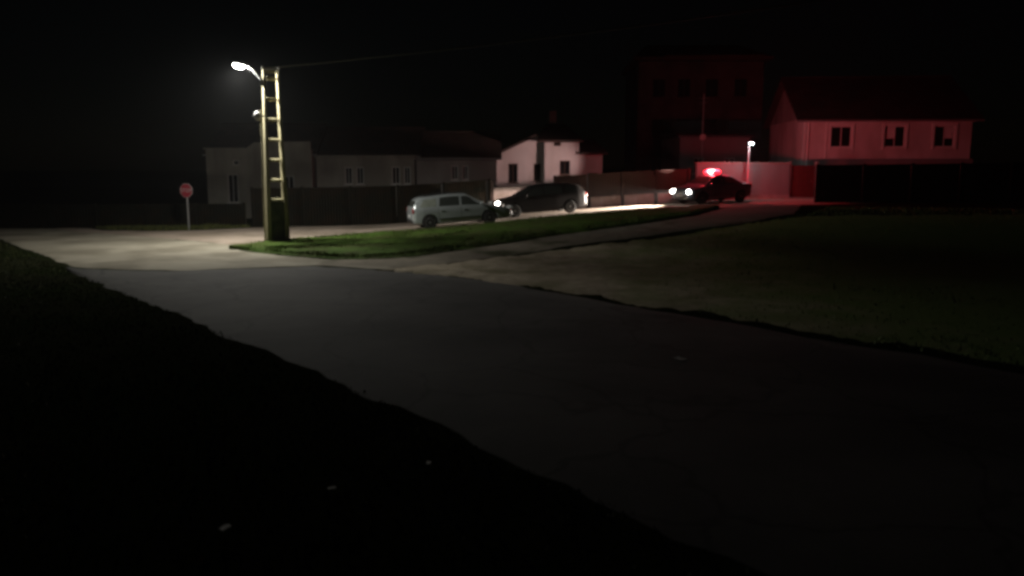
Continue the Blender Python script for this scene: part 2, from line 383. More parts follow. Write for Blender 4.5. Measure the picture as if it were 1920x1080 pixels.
def window(parent, x0, x1, z0, z1, th=.3, frame=None, sill=True, mull=1):
    """a window part in a wall opening at local x0..x1, z0..z1; frame, pane, sill are its pieces"""
    f = MB(); t = .055; y = .09
    f.box(((x0+x1)/2, y, z0+t/2), (x1-x0, .07, t)); f.box(((x0+x1)/2, y, z1-t/2), (x1-x0, .07, t))
    f.box((x0+t/2, y, (z0+z1)/2), (t, .07, z1-z0-2*t)); f.box((x1-t/2, y, (z0+z1)/2), (t, .07, z1-z0-2*t))
    for k in range(mull):
        f.box((x0+(x1-x0)*(k+1)/(mull+1), y, (z0+z1)/2), (t*.8, .06, z1-z0-2*t))
    w = f.build('window', frame or M['trim'], parent)
    MB().box(((x0+x1)/2, y+.005, (z0+z1)/2), (x1-x0-.05, .015, z1-z0-.05)).build('pane', M['pane'], w)
    if sill: MB().box(((x0+x1)/2, -.04, z0-.035), (x1-x0+.16, .12, .055)).build('sill', frame or M['trim'], w)
    return w

def door(parent, x0, x1, z0, z1, material=None):
    d = MB().box(((x0+x1)/2, .12, (z0+z1)/2), (x1-x0, .06, z1-z0)).build('door', material or M['wood'], parent)
    f = MB()
    for i in (0, 1):
        f.box(((x0+x1)/2, .075, z0+(z1-z0)*(.27+.46*i)), ((x1-x0)*.66, .025, (z1-z0)*.36))
    f.build('door_panel', material or M['wood'], d)
    MB().tube([(x1-.12, .06, z0+1.0), (x1-.22, .06, z0+1.0)], .014).build('handle', M['metal'], d)
    return d

def block(parent, x, y, z, w, d, h, m, holes=(), gable=None, th=.3, name='wall'):
    """front wall with openings, two side walls and a back wall; origin front-left corner, local axes of parent"""
    fr = wall_mesh(w, h, th, holes, gable).build(name, m, parent, loc=(x, y, z), merge=True)
    s = MB()
    s.box((th/2, (d+th)/2, h/2), (th, d-th-.004, h-.004)); s.box((w-th/2, (d+th)/2, h/2), (th, d-th-.004, h-.004)); s.box((w/2, d-th/2, h/2), (w-2*th-.01, th, h-.01))
    s.build(name, m, parent, loc=(x, y, z))
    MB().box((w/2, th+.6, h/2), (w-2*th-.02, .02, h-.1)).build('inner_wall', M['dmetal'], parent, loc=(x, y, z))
    return fr

def roof_slab(parent, quads, m=None, th=.14, name='roof'):
    b = MB()
    for q in quads:
        q = [Vector(p) for p in q]; n = (q[1]-q[0]).cross(q[2]-q[0]).normalized()
        if n.z < 0: n = -n
        lo = [p - n*th for p in q]; k = len(q)
        b.add(q + lo, [tuple(range(k)), tuple(range(2*k-1, k-1, -1))] + [(i, k+i, k+(i+1)%k, (i+1)%k) for i in range(k)])
    return b.build(name, m or M['tile'], parent)

def tile_rows(parent, a, b, c, d, n):
    """raised courses of tiles across a slope a-b (eave) to d-c (ridge)"""
    a, b, c, d = map(Vector, (a, b, c, d)); nn = (b-a).cross(d-a).normalized()
    if nn.z < 0: nn = -nn
    m = MB()
    for i in range(n):
        t0, t1 = i/n, (i+.96)/n
        p = [a.lerp(d, t0)+nn*.075, b.lerp(c, t0)+nn*.075, b.lerp(c, t1)+nn*.02, a.lerp(d, t1)+nn*.02]
        q = [a.lerp(d, t0)+nn*.005, b.lerp(c, t0)+nn*.005]
        m.add(p+q, [(0,1,2,3),(4,5,1,0)])
    o = m.build('tile_courses', M['tile'], parent); o['kind'] = 'stuff'

def gable_roof(parent, x0, x1, y0, y1, ze, zr, over=.35, n=12):
    ym = (y0+y1)/2; k = (zr-ze)/(ym-y0)
    a = (x0-over, y0-over, ze-k*over); b = (x1+over, y0-over, ze-k*over); c = (x1+over, ym, zr); d = (x0-over, ym, zr)
    e = (x0-over, y1+over, ze-k*over); f = (x1+over, y1+over, ze-k*over)
    up = Vector((0, 0, .16)); U = lambda p: Vector(p)+up
    r = roof_slab(parent, [(U(a), U(b), U(c), U(d)), (U(d), U(c), U(f), U(e))])
    tile_rows(r, U(a), U(b), U(c), U(d), n)
    MB().tube([U(d)+Vector((0,0,.03)), U(c)+Vector((0,0,.03))], .09, 6).build('ridge_cap', M['tile'], r)
    MB().tube([Vector(a)+Vector((0,-.07,.06)), Vector(b)+Vector((0,-.07,.06))], .06, 6).build('gutter', M['metal'], r)
    for x in (x0, x1-.3):
        s = MB().prism([(y0, ze), (ym, zr-.02), (y1, ze)], x, x+.3)
        s.v = [(y, x_, z) for x_, y, z in s.v]
        s.build('gable', M['plaster_grey'], parent)
    return r

# dim house with a parapet facade, at the far left
h = empty('facade_house', (-17.6, 46.6, 0), R(3), 'dim pale house with stepped parapet facade behind the street lamp pole', 'house')
block(h, 0, 0, 0, 6.0, 8, 3.95, M['plaster'], [(1.15, 1.75, .9, 2.55), (4.35, 4.95, 1.3, 2.45), (1.5, 1.85, 3.05, 3.35)])
window(h, 1.15, 1.75, .9, 2.55); window(h, 4.35, 4.95, 1.3, 2.45); window(h, 1.5, 1.85, 3.05, 3.35, mull=0, sill=False)
MB().prism([(2.2, 3.95), (2.75, 4.35), (5.95, 4.42), (5.95, 3.95)], .003, .3).build('parapet', M['plaster'], h)
MB().box((1.05, .14, 4.0), (2.3, .42, .09)).build('coping', M['plaster'], h)
gable_roof(h, .1, 5.9, .7, 7.6, 3.75, 5.4)
# two low long houses in a row
h = empty('long_house', (-11.5, 47.6, 0), R(1.5), 'dim long low house with two pairs of dark windows above dark fence', 'house')
wl = [(1.65, 2.08, 1.95, 2.95), (2.32, 2.75, 1.95, 2.95), (4.4, 4.88, 1.95, 2.98), (5.12, 5.5, 1.95, 2.98)]
block(h, 0, 0, 0, 5.75, 7, 3.6, M['plaster'], wl)
for a in wl: window(h, *a)
MB().box((2.87, -.05, 3.57), (5.9, .2, .12)).build('cornice', M['plaster'], h)
gable_roof(h, 0, 5.75, .5, 7, 3.66, 5.2)
h = empty('low_house', (-5.65, 47.9, 0.05), R(1.5), 'dim low house with one window pair, left of white gabled house', 'house')
wl = [(2.05, 2.45, 2.15, 3.0), (2.72, 3.05, 2.15, 3.0)]
block(h, 0, 0, 0, 4.7, 7, 3.45, M['plaster_grey'], wl)
for a in wl: window(h, *a)
gable_roof(h, 0, 4.7, .35, 7, 3.46, 4.9)

# white gabled house
h = empty('gabled_house', (-.95, 49.6, .55), 0, 'white gabled house with stepped roofs behind the black car', 'house')
wA = [(.72, 1.30, 1.45, 2.62), (2.28, 2.72, 1.55, 2.62)]
block(h, 0, .35, 0, 2.95, 6, 3.25, M['plaster_white'], wA, gable=[(0.05, 3.3), (2.35, 4.36), (2.95, 4.1)], name='wall')
for a in wA: w_ = window(h, *a, frame=M['wood']); w_.location = (0, .35, 0)
wB = [(.92, 1.55, 1.95, 2.8), (.55, .98, 3.68, 3.9)]
block(h, 2.95, 0, 0, 2.1, 6, 4.08, M['plaster_white'], wB)
for a in wB: w_ = window(h, *a, frame=M['wood'], sill=a is wB[0], mull=int(a is wB[0])); w_.location = (2.95, 0, 0)
block(h, 5.05, .12, 0, 1.45, 5.6, 3.35, M['plaster_white'], [(.62, 1.2, .9, 2.05)])
w_ = window(h, .62, 1.2, .9, 2.05, frame=M['wood']); w_.location = (5.05, .12, 0)
r = roof_slab(h, [((-.3, .05, 3.14), (2.42, .05, 4.42), (2.42, 6.7, 4.42), (-.3, 6.7, 3.14))])
r = roof_slab(h, [((2.45, -.45, 4.02), (5.3, -.45, 4.02), (4.3, 2.6, 5.15), (3.1, 2.6, 5.15)), ((5.32, -.45, 4.02), (5.32, 6.4, 4.02), (4.3, 4.2, 5.15), (4.3, 2.6, 5.15)),
              ((2.44, -.45, 4.02), (3.1, 2.6, 5.15), (3.1, 4.2, 5.15), (2.44, 6.4, 4.02))])
r = roof_slab(h, [((5.12, -.3, 3.28), (6.8, -.3, 3.28), (6.2, 2.2, 4.15), (5.12, 2.2, 4.15))])
MB().box((3.6, 3.4, 5.5), (.45, .45, 1.0), m=None).build('chimney', M['darkwall'], r)

# tall dark block behind the police car
tb = empty('apartment_block', (10.6, 69, 1.1), R(-2), 'tall dark three storey block faintly lit red behind police car', 'building')
ho = []
for fl in range(3):
    for cx in (1.2, 3.3, 5.6, 8.0):
        ho.append((cx, cx+1.1, 1.1+fl*3.3, 2.6+fl*3.3))
block(tb, 0, 0, 0, 10.4, 10, 10.6, M['darkwall'], ho)
for a in ho: window(tb, *a, frame=M['wood'])
for bx, bw in ((3.0, 2.4), (7.4, 2.7)):
    bl = MB().box((bx+bw/2, -.55, 4.25), (bw, 1.1, .16)).build('balcony', M['render'], tb)
    MB().box((bx+bw/2, -1.05, 5.0), (bw, .1, 1.35)).build('parapet', M['render'], bl)
    for px_ in (bx+.05, bx+bw-.05): MB().box((px_, -.52, 5.0), (.1, .95, 1.35)).build('side_panel', M['render'], bl)
MB().box((5.2, 4.7, 10.74), (11.4, 11.6, .22)).build('roof_slab', M['darkwall'], tb)
MB().box((6.1, -1.12, 10.76), (8.2, .1, .42)).build('eave_board', M['wood'], tb)
r = roof_slab(tb, [((-.5, -1.05, 10.88), (10.9, -1.05, 10.88), (9.2, 4.6, 12.6), (1.2, 4.6, 12.6)), ((10.9, -1.05, 10.88), (10.9, 10.4, 10.88), (9.2, 4.6, 12.6)), ((-.5, -1.05, 10.88), (1.2, 4.6, 12.6), (-.5, 10.4, 10.88)), ((1.2, 4.6, 12.6), (9.2, 4.6, 12.6), (10.9, 10.4, 10.88), (-.5, 10.4, 10.88))], M['tile'])

# low house behind the white yard wall
h = empty('yard_house', (11.9, 57.5, 1.1), R(2), 'low plain house behind the yard wall, tinted red by the beacon', 'house')
wl = [(1.0, 1.75, 1.4, 2.5), (3.2, 3.95, 1.4, 2.5)]
block(h, 0, 0, 0, 5.0, 6, 3.95, M['render'], wl)
for a in wl: window(h, *a)
roof_slab(h, [((-.2, -.25, 4.08), (5.2, -.25, 4.08), (5.2, 6.2, 4.5), (-.2, 6.2, 4.5))], M['dmetal'])
an = empty('antenna_mast', (13.35, 57.0, 1.1), 0, 'thin aerial mast with small crosspiece in front of yard house', 'antenna')
MB().tube([(0, 0, 0), (0, 0, 6.9)], .035, 6).build('mast', M['metal'], an)
MB().tube([(-.4, 0, 6.6), (.4, 0, 6.6)], .015, 5).tube([(-.3, 0, 6.3), (.3, 0, 6.3)], .015, 5).build('crosspiece', M['metal'], an)
MB().lathe([(.02, 0), (.17, .05), (.24, .14), (.22, .14), (.15, .06)], 14, 'Y', (.02, -.16, 3.95)).build('dish', M['trim'], an)

# red-lit house on the right
rh = empty('corner_house', (18.35, 51.4, 1.15), R(-5), 'white trimmed house at right glowing red from the beacon', 'house')
wl = [(1.75, 3.0, 3.05, 4.35), (5.0, 6.25, 3.05, 4.35), (8.0, 9.2, 3.05, 4.35)]
block(rh, 0, 0, 0, 10.2, 9, 4.85, M['plaster_white'], wl)
for a in wl:
    w_ = window(rh, *a, mull=1)
    fr = MB(); x0, x1, z0, z1 = a
    for c, d in (((x0-.08, -.02, (z0+z1)/2), (.14, .06, z1-z0+.3)), ((x1+.08, -.02, (z0+z1)/2), (.14, .06, z1-z0+.3)), (((x0+x1)/2, -.02, z1+.08), (x1-x0+.02, .056, .14))): fr.box(c, d)
    fr.build('surround', M['trim'], w_)
    if x0 > 2: MB().box((x0+(x1-x0)*(.3 if x0 < 6 else .72), .086, z1-.42), ((x1-x0)*.4, .012, .7)).build('curtain', M['trim'], w_)
MB().box((.09, -.035, 2.35+1.2), (.18, .07, 2.45)).build('corner_strip', M['trim'], rh)
MB().box((1.45, -.03, 3.55), (.1, .06, 2.4)).build('pilaster', M['trim'], rh)
MB().box((5.1, -.1, 4.72), (10.5, .26, .26)).build('eave_band', M['plaster_white'], rh)
MB().box((5.35, -.25, 2.1), (9.7, .5, .42)).build('ledge', M['render'], rh)
gable_roof(rh, 0, 10.2, 0, 9, 4.86, 7.6, .45, 16)
dp = MB().tube([(.34, -.06, .1), (.34, -.06, 4.6)], .045, 7).build('downpipe', M['trim'], rh)

# ------------------------------------------------------------------ fences and walls
def sheet(w, hgt, pitch=.14, dep=.03):
    xs = []; n = max(2, int(w/pitch)); b = MB(); pr = []
    for i in range(n):
        x = w*i/n; s = w/n
        pr += [(x, 0), (x+s*.3, 0), (x+s*.45, -dep), (x+s*.85, -dep)]
    pr.append((w, 0)); k = len(pr)
    b.add([(x, y, 0) for x, y in pr] + [(x, y, hgt) for x, y in pr] + [(x, .012, 0) for x, y in pr[:1]], [(i, i+1, k+i+1, k+i) for i in range(k-1)])
    return b
def fence(name, label, pts, hgt, plinth, m, pm, group=None, top=True, bay=2.2):
    root = empty(name, (pts[0][0], pts[0][1], ter(*pts[0])), 0, label, 'fence', group)
    o = Vector(root.location); P = resample(pts, max(1, round(sum(math.dist(a, b) for a, b in zip(pts, pts[1:]))/bay)))
    for i, (a, b) in enumerate(zip(P, P[1:])):
        za, zb = ter(*a)-.05, ter(*b)-.05; ang = math.atan2(b[1]-a[1], b[0]-a[0]); L = math.dist(a, b); mid = ((a[0]+b[0])/2, (a[1]+b[1])/2)
        sl = (zb-za)/L
        def place(ob, z, sx=a):
            ob.location = Vector((sx[0], sx[1], z)) - o; ob.rotation_euler = (0, -math.atan(sl), ang)
        ph = .02
        if plinth:
            q = MB().box((L/2, 0, plinth/2), (L-.2, .16, plinth)).build('plinth', pm, root, bevel=.012); place(q, za); ph = plinth
        q = sheet(L-.16, hgt-ph-.02).build('panel', m, root); place(q, za+ph+.01); q.location += Vector((cos(ang)*.08, sin(ang)*.08, 0))
        if top:
            q = MB().box((L/2, -.005, 0), (L-.14, .07, .04)).build('top_rail', m, root); place(q, za+hgt+.005)
    for i, a in enumerate(P):
        MB().box((0, 0, hgt/2), (.14, .14, hgt+.1)).build('post', m, root, loc=Vector((a[0], a[1], ter(*a)-.03))-o, bevel=.01)
    return root
fence('low_fence', 'low dark fence behind the stop sign at far left', [(-34, 38.6), (-19, 38.7), (-13.2, 39.6)], 1.2, 0, M['fence'], M['fence'])
fence('sheet_fence', 'long dark sheet fence below the dim houses', [(-12.9, 40.0), (-10, 40.8), (-1.2, FENCE(-1.2))], 1.95, 0, M['fence'], M['fence'])
fence('plinth_fence', 'brown fence on concrete plinth behind black car and police car', [(2.3, FENCE(2.3)), (9.9, FENCE(9.9))], 1.86, .62, M['fence2'], M['plinth'])
pg = empty('beam_glow_gate', (-1.0, FENCE(-1.0), ter(-1, 42.8)), math.atan(.22), 'added low gate behind black car bonnet, headlight glow put into its pale colour', 'gate')  # added gate, pale to stand in for the beam hitting the fence
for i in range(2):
    lf = MB().box((.82+i*1.62, .05, .1), (1.56, .05, .06)).build('leaf', M['gateglow'], pg, rot=(0, -.05, 0))
    MB().box((.82+i*1.62, .05, 1.42), (1.56, .05, .06)).build('leaf_rail', M['gateglow'], lf)
    for j in range(9): MB().box((.13+i*1.62+j*.173, .02, .75), (.165, .025, 1.36)).build('board', M['gateglow'], lf)
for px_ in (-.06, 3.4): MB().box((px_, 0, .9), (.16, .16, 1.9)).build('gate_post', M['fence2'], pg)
yw = empty('yard_wall', (10.7, 47.0, 1.05), R(11), 'white rendered yard wall lit by the small yard lamp', 'wall')
MB().box((2.95, 0, 1.05), (5.9, .22, 2.1)).build('wall_body', M['render'], yw)
MB().box((2.95, 0, 2.135), (6.0, .32, .07)).build('coping', M['kerb'], yw)
MB().box((2.95, -.14, .14), (5.9, .06, .28)).build('base_course', M['plinth'], yw)
kb = empty('kerb', (13.4, 46.2, 1.05), R(11), 'pale kerb line in front of the yard wall', 'kerb')
for i in range(6): MB().box((.5+i*1.0, 0, .06), (.98, .16, .2)).build('kerb_stone', M['kerb'], kb, bevel=.015)
gt = empty('yard_gate', (16.65, 48.2, 1.08), R(9), 'dark red metal yard gate beside the white wall', 'gate')
for i in range(6): MB().box((.16+i*.24, 0, 1.0), (.225, .035, 1.95)).build('board', M['gate'], gt)
MB().box((.76, .045, .35), (1.44, .05, .07)).box((.76, .045, 1.65), (1.44, .05, .07)).build('crossbar', M['gate'], gt)
MB().box((-.1, 0, 1.1), (.16, .2, 2.2)).build('gate_post', M['plinth'], gt); MB().box((1.62, 0, 1.1), (.16, .2, 2.2)).build('gate_post', M['plinth'], gt)
MB().tube([(1.35, -.05, 1.05), (1.24, -.05, 1.05)], .015).build('handle', M['metal'], gt)
fence('board_fence', 'tall dark sheet fence at the right edge beyond the track', [(15.6, 41.3), (22, 40.2), (38, 37)], 1.95, 0, M['fence'], M['fence'])

# ------------------------------------------------------------------ utility pole, street lamp, cable, box
PX, PY = -9.05, 30.85
pz = ter(PX, PY)+.06
up = empty('utility_pole', (PX, PY, pz), R(35), 'concrete ladder style utility pole standing on the grass island', 'utility pole')
HT = 6.45
def chord(s):
    b = MB()
    def ring(z):
        t = z/HT; xo = (.36 - .10*t)*s; w = .15 - .065*t; d = .32 - .18*t
        return [(xo-w/2, -d/2, z), (xo+w/2, -d/2, z), (xo+w/2, d/2, z), (xo-w/2, d/2, z)]
    zs = [-.3, 1.4, 3, 4.7, HT]
    b.add([p for z in zs for p in ring(z)], [(i*4+j, i*4+(j+1)%4, i*4+4+(j+1)%4, i*4+4+j) for i in range(len(zs)-1) for j in range(4)] + [(3,2,1,0), (16,17,18,19)])
    return b
chord(-1).build('chord', M['pole'], up); chord(1).build('chord', M['pole'], up)
for i in range(7):
    z = 1.62 + i*.755; t = z/HT; x = .36-.10*t - .075+.015*t
    MB().box((0, 0, z), (2*x, .2-.05*t, .13)).build('rung', M['pole'], up, bevel=.045)
MB().box((0, .0, .62), (.56, .17, 1.86)).build('web', M['polebase'], up)
MB().box((0, 0, HT-.05), (.42, .08, .07)).build('head_block', M['pole'], up)
MB().lathe([(.55, -.2), (.5, .02), (.4, .1)], 12).build('footing', M['polebase'], up)
cn = MB().tube([(-.50, -.02, 0), (-.48, -.02, 2), (-.44, -.02, 5.0)], .028, 6).build('conduit', M['pole'], up)

sl = empty('street_lamp', (PX-.27, PY-.17, pz+6.1), R(0), 'bright white street lamp on a short arm atop the concrete pole', 'street lamp')
MB().tube([(0.02, 0, -.12), (-.16, .1, .12), (-.45, .28, .40), (-.72, .44, .55)], .032, 8).build('arm', M['metal'], sl, smooth=40)
MB().box((0, 0, -.12), (.12, .2, .22)).build('bracket', M['metal'], sl)
mrot = Matrix.Rotation(R(-31), 3, 'Z') @ Matrix.Rotation(R(10), 3, 'Y')
MB().ell((-1.02, .62, .66), (.40, .15, .085), m=mrot).build('housing', M['metal'], sl, smooth=50)
ln = MB().ell((-1.06, .64, .58), (.27, .16, .10), m=mrot).build('lens', M['lampwhite'], sl, smooth=50)
light('lamp_beam', 'AREA', sl, (-1.06, .62, .46), 930, (1, .97, .88), aim=(.16, -.22, -1), shape='DISK', size=.5)
light('lamp_spill', 'POINT', sl, (-1.06, .63, .42), 230, (1, .97, .88), shadow_soft_size=.12)

bx = empty('meter_box', (PX-.46, PY-.34, pz+4.75), 0, 'small pale round fitting on the left of the concrete pole', 'junction box')
MB().ell((0, 0, 0), (.135, .135, .175)).build('case', M['signwhite'], bx, smooth=45)
MB().box((.16, .04, 0), (.16, .05, .06)).build('bracket', M['metal'], bx)
MB().tube([(0, 0, -.16), (.03, 0, -.5), (.08, .05, -.8)], .014, 6).build('lead', M['cable'], bx)

def catenary(a, b, sag, n=40):
    a, b = Vector(a), Vector(b)
    return [a.lerp(b, i/n) - Vector((0, 0, sag*4*(i/n)*(1-i/n))) for i in range(n+1)]
tag(MB().tube(catenary((PX-.32, PY, pz+6.52), (26, 24, 10.5), .45), .03, 6).build('power_cable', M['cable'], smooth=60), 'overhead cable running right from the top of the pole', 'cable')
ip = empty('insulator_bracket', (PX, PY, pz+HT), 0, 'small metal cable bracket on top of the concrete pole', 'bracket')
MB().box((0, 0, .03), (.7, .04, .03)).build('bar', M['metal'], ip)
MB().lathe([(.03, .06), (.05, .08), (.03, .11), (.05, .13), (.02, .16)], 10, c=(-.3, 0, 0)).build('insulator', M['signwhite'], ip)
MB().lathe([(.03, .06), (.05, .08), (.03, .11), (.05, .13), (.02, .16)], 10, c=(.3, 0, 0)).build('insulator', M['signwhite'], ip)

# stop sign
ss = empty('stop_sign', (-15.2, 37.6, ter(-15.2, 37.6)), R(-14), 'red stop sign on a grey post at the left junction', 'road sign')
MB().tube([(0, .03, -.2), (0, .03, 2.15)], .034, 8).build('post', M['metal'], ss)
oc = lambda r, y: [(r*cos(pi/8+i*pi/4), y, 1.86+r*sin(pi/8+i*pi/4)) for i in range(8)]
def octa(r0, y0, y1):
    b = MB(); b.add(oc(r0, y0)+oc(r0, y1), [tuple(range(8)), tuple(range(15, 7, -1))]+[(i, 8+i, 8+(i+1)%8, (i+1)%8) for i in range(8)]); return b
pn = octa(.345, -.02, -.004).build('panel', M['signwhite'], ss)
octa(.325, -.026, -.0205).build('red_face', M['signred'], pn)
def text(body, size, parent, loc, rot, m):
    c = bpy.data.curves.new('letters', 'FONT'); c.body = body; c.size = size; c.align_x = 'CENTER'; c.align_y = 'CENTER'; c.extrude = .001
    t = bpy.data.objects.new('letters', c); dg = bpy.context.evaluated_depsgraph_get()
    COL.objects.link(t); bpy.context.view_layer.update()
    me = bpy.data.meshes.new_from_object(t.evaluated_get(bpy.context.evaluated_depsgraph_get()))
    bpy.data.objects.remove(t); me.materials.clear(); me.materials.append(m)
    return link('letters', me, parent, loc, rot)
text('STOP', .25, pn, (0, -.0285, 1.86), (pi/2, 0, 0), M['signwhite'])
MB().box((0, .01, 1.72), (.12, .02, .04)).box((0, .01, 2.0), (.12, .02, .04)).build('clamp', M['metal'], ss)

# yard lamp
yl = empty('yard_lamp', (13.65, 46.75, ter(13.65, 46.75)), 0, 'small cool white lamp on a thin post by the yard wall', 'lamp')
MB().tube([(0, 0, -.1), (0, 0, 2.9), (0, -.05, 3.1)], [.05, .04, .035], 8).build('post', M['metal'], yl)
MB().tube([(0, -.04, 3.08), (0, -.3, 3.22)], .025, 6).build('arm', M['metal'], yl)
MB().ell((0, -.42, 3.27), (.11, .2, .06)).build('housing', M['metal'], yl, smooth=50)
MB().ell((0, -.43, 3.205), (.13, .15, .07)).build('lens', M['yardwhite'], yl, smooth=50)
light('yard_beam', 'POINT', yl, (0, -.45, 3.05), 62, (.85, .95, 1), shadow_soft_size=.08)

# ------------------------------------------------------------------ cars
def car(name, label, cat, prof, belt, paint, wx, loc, rz, sidewin, hw0=.87, rear=(-1, -1), shield=(0, 1), lit=None, wheel_r=.315, rails=False, palepane=None, pitch=0):
    root = empty(name, loc, rz, label, cat, ry=pitch)
    L2 = max(p[0] for p in prof); xs0 = [p[0] for p in prof]; zs0 = [p[1] for p in prof]
    def ztop(x): return sum(lerp(xs0, zs0, min(L2, max(-L2, x+d))) for d in (-.05, -.025, 0, .025, .05))/5 if abs(x) < L2-.05 else lerp(xs0, zs0, x)
    def hw(x): return hw0*lerp([-1,-.985,-.94,-.8,-.3,.7,.86,.94,.985,1], [.72,.83,.925,.985,1,.99,.95,.88,.78,.66], x/L2)
    def zb(x): return lerp([-1,-.9,-.75,.75,.9,1], [.34,.25,.2,.2,.22,.27], x/L2)
    def sec(x):
        h, zt, b0 = hw(x), ztop(x), zb(x); zs = min(lerp([p[0] for p in belt], [p[1] for p in belt], x), zt-.045)
        yb = h*.965; yt = yb - .03 - max(0, zt-zs-.05)*.36; ze = max(zt-.05, zs+.012)
        d = zs-b0
        pts = [(0, b0), (h*.88, b0), (h*.975, b0+.07), (h*.995, b0+d*.3), (h*.988, b0+d*.42), (h, b0+d*.66), (h*.992, b0+d*.88), (yb, zs), (yt, ze), (yt-.07, zt-.012), (yt*.5, zt+.006), (0, zt+.012)]
        return pts
    n = 64; st = [-L2 + 2*L2*i/n for i in range(n+1)]
    st = sorted(set(st + [-L2+.012, -L2+.03, L2-.012, L2-.03]))
    b = MB(); ring = None; k = None; V = []
    for x in st:
        s = sec(x); r = [(x, y, z) for y, z in s] + [(x, -y, z) for y, z in s[-2:0:-1]]
        k = len(r); V += r
    F = [(i*k+j, i*k+(j+1)%k, (i+1)*k+(j+1)%k, (i+1)*k+j) for i in range(len(st)-1) for j in range(k)]
    F += [tuple(range(k)), tuple(range(len(V)-1, len(V)-k-1, -1))]
    b.add(V, F); body = b.build('body', paint, root)
    cut = MB()
    for x in wx:
        for s in (-1, 1): cut.lathe([(wheel_r+.055, 0), (wheel_r+.055, .5)], 26, 'Y', (x, .58*s if s > 0 else -1.08, wheel_r+.01))
    co = cut.build('cutter'); md = body.modifiers.new('b', 'BOOLEAN'); md.object = co; md.solver = 'EXACT'; md.operation = 'DIFFERENCE'; co.parent = root
    bpy.context.view_layer.update()
    me = bpy.data.meshes.new_from_object(body.evaluated_get(bpy.context.evaluated_depsgraph_get()))
    body.modifiers.clear(); body.data = me; bpy.data.objects.remove(co)
    me.materials.clear(); me.materials.append(paint); me.shade_smooth(); me.set_sharp_from_angle(angle=R(32))
    def patch(x0, x1, fn, nu, nv, name, m, parent=root, th=.012):
        g = [[Vector(fn(i/nu, j/nv)) for j in range(nv+1)] for i in range(nu+1)]
        vs = [p for r_ in g for p in r_]; q = nv+1
        nn = (g[-1][0]-g[0][0]).cross(g[0][-1]-g[0][0]).normalized(); c = sum(vs, Vector())/len(vs)
        if nn.dot(c-Vector((c.x*.6, 0, .7))) < 0: nn = -nn
        m2 = MB(); top = [p+nn*.006 for p in vs]; bot = [p-nn*th for p in vs]; N = len(vs)
        f = [(i*q+j, (i+1)*q+j, (i+1)*q+j+1, i*q+j+1) for i in range(nu) for j in range(nv)]
        rim = [i*q for i in range(nu+1)] + [nu*q+j for j in range(1, q)] + [i*q+nv for i in range(nu-1, -1, -1)] + [j for j in range(nv-1, 0, -1)]
        f += [(a, c_, c_+N, a+N) for a, c_ in zip(rim, rim[1:]+rim[:1])]
        m2.add(top+bot, f); return m2.build(name, m, parent, smooth=40)
    def sidept(x, t, s):
        q = sec(x); a, c = q[7], q[8]
        return (x, s*(a[0]+(c[0]-a[0])*t), a[1]+(c[1]-a[1])*t)
    for s in (-1, 1):
        for wi, (xa, xb, ta, tb) in enumerate(sidewin):      # bottom x range, top x range
            def fn(u, v, s=s):
                x = (xa[0]+(xa[1]-xa[0])*u)*(1-v) + (xb[0]+(xb[1]-xb[0])*u)*v
                return sidept(x, ta+(tb-ta)*v, s)
            patch(0, 1, fn, 8, 4, 'side_window', M['palepane'] if palepane == wi else M['glass'])
    def toppt(x, f):
        q = sec(x); yt = q[9][0]; y = f*yt; a = abs(y)
        z = q[9][1]+(q[10][1]-q[9][1])*(yt-a)/(yt-q[10][0]) if a > q[10][0] else q[10][1]+(q[11][1]-q[10][1])*(1-a/max(q[10][0], .01))
        return (x, y, z)
    patch(0, 1, lambda u, v: toppt(shield[0]+(shield[1]-shield[0])*u, (v*2-1)*(.97-.02*u)), 8, 8, 'windshield', M['glass'])
    patch(0, 1, lambda u, v: toppt(rear[0]+(rear[1]-rear[0])*u, (v*2-1)*.93), 6, 8, 'rear_window', M['glass'])
    # seams, sills, bumpers
    for s in (-1, 1):
        sm = MB()
        for x in [w[0][0]-.04 for w in sidewin[1:]] + [sidewin[-1][0][1]+.02]:
            q = sec(x); pts = [(x, s*(q[i][0]+.001), q[i][1]) for i in range(3, 8)]
            for p0, p1 in zip(pts, pts[1:]):
                sm.add([(p0[0]-.006, p0[1], p0[2]), (p0[0]+.006, p0[1], p0[2]), (p1[0]+.006, p1[1], p1[2]), (p1[0]-.006, p1[1], p1[2])], [(0,1,2,3)])
        sm.build('door_seam', M['plastic'], root)
        mo = MB(); X = [wx[0]+wheel_r+.1 + (wx[1]-wx[0]-2*wheel_r-.2)*i/10 for i in range(11)]
        mo.tube([(x, s*(sec(x)[3][0]+.004), sec(x)[3][1]+.02) for x in X], .018, 6); mo.build('rub_strip', M['plastic'], root)
        for w in sidewin[-2:]:
            x = w[0][0]+.06; q = sec(x)
            MB().box((x+.06, s*(q[6][0]+.02), q[6][1]-.04), (.17, .03, .025)).build('door_handle', paint, root, bevel=.008)
        q = sec(shield[1]-.12); x = shield[1]-.18
        mr = MB().ell((x, s*(q[7][0]+.13), q[7][1]+.09), (.07, .105, .07)).build('mirror', paint, root, smooth=50)
        MB().box((x, s*(q[7][0]+.03), q[7][1]+.05), (.05, .1, .04)).build('mirror_arm', M['plastic'], mr)
    zf, yf = (.72 if lit == 'left' else .655), hw0*.70
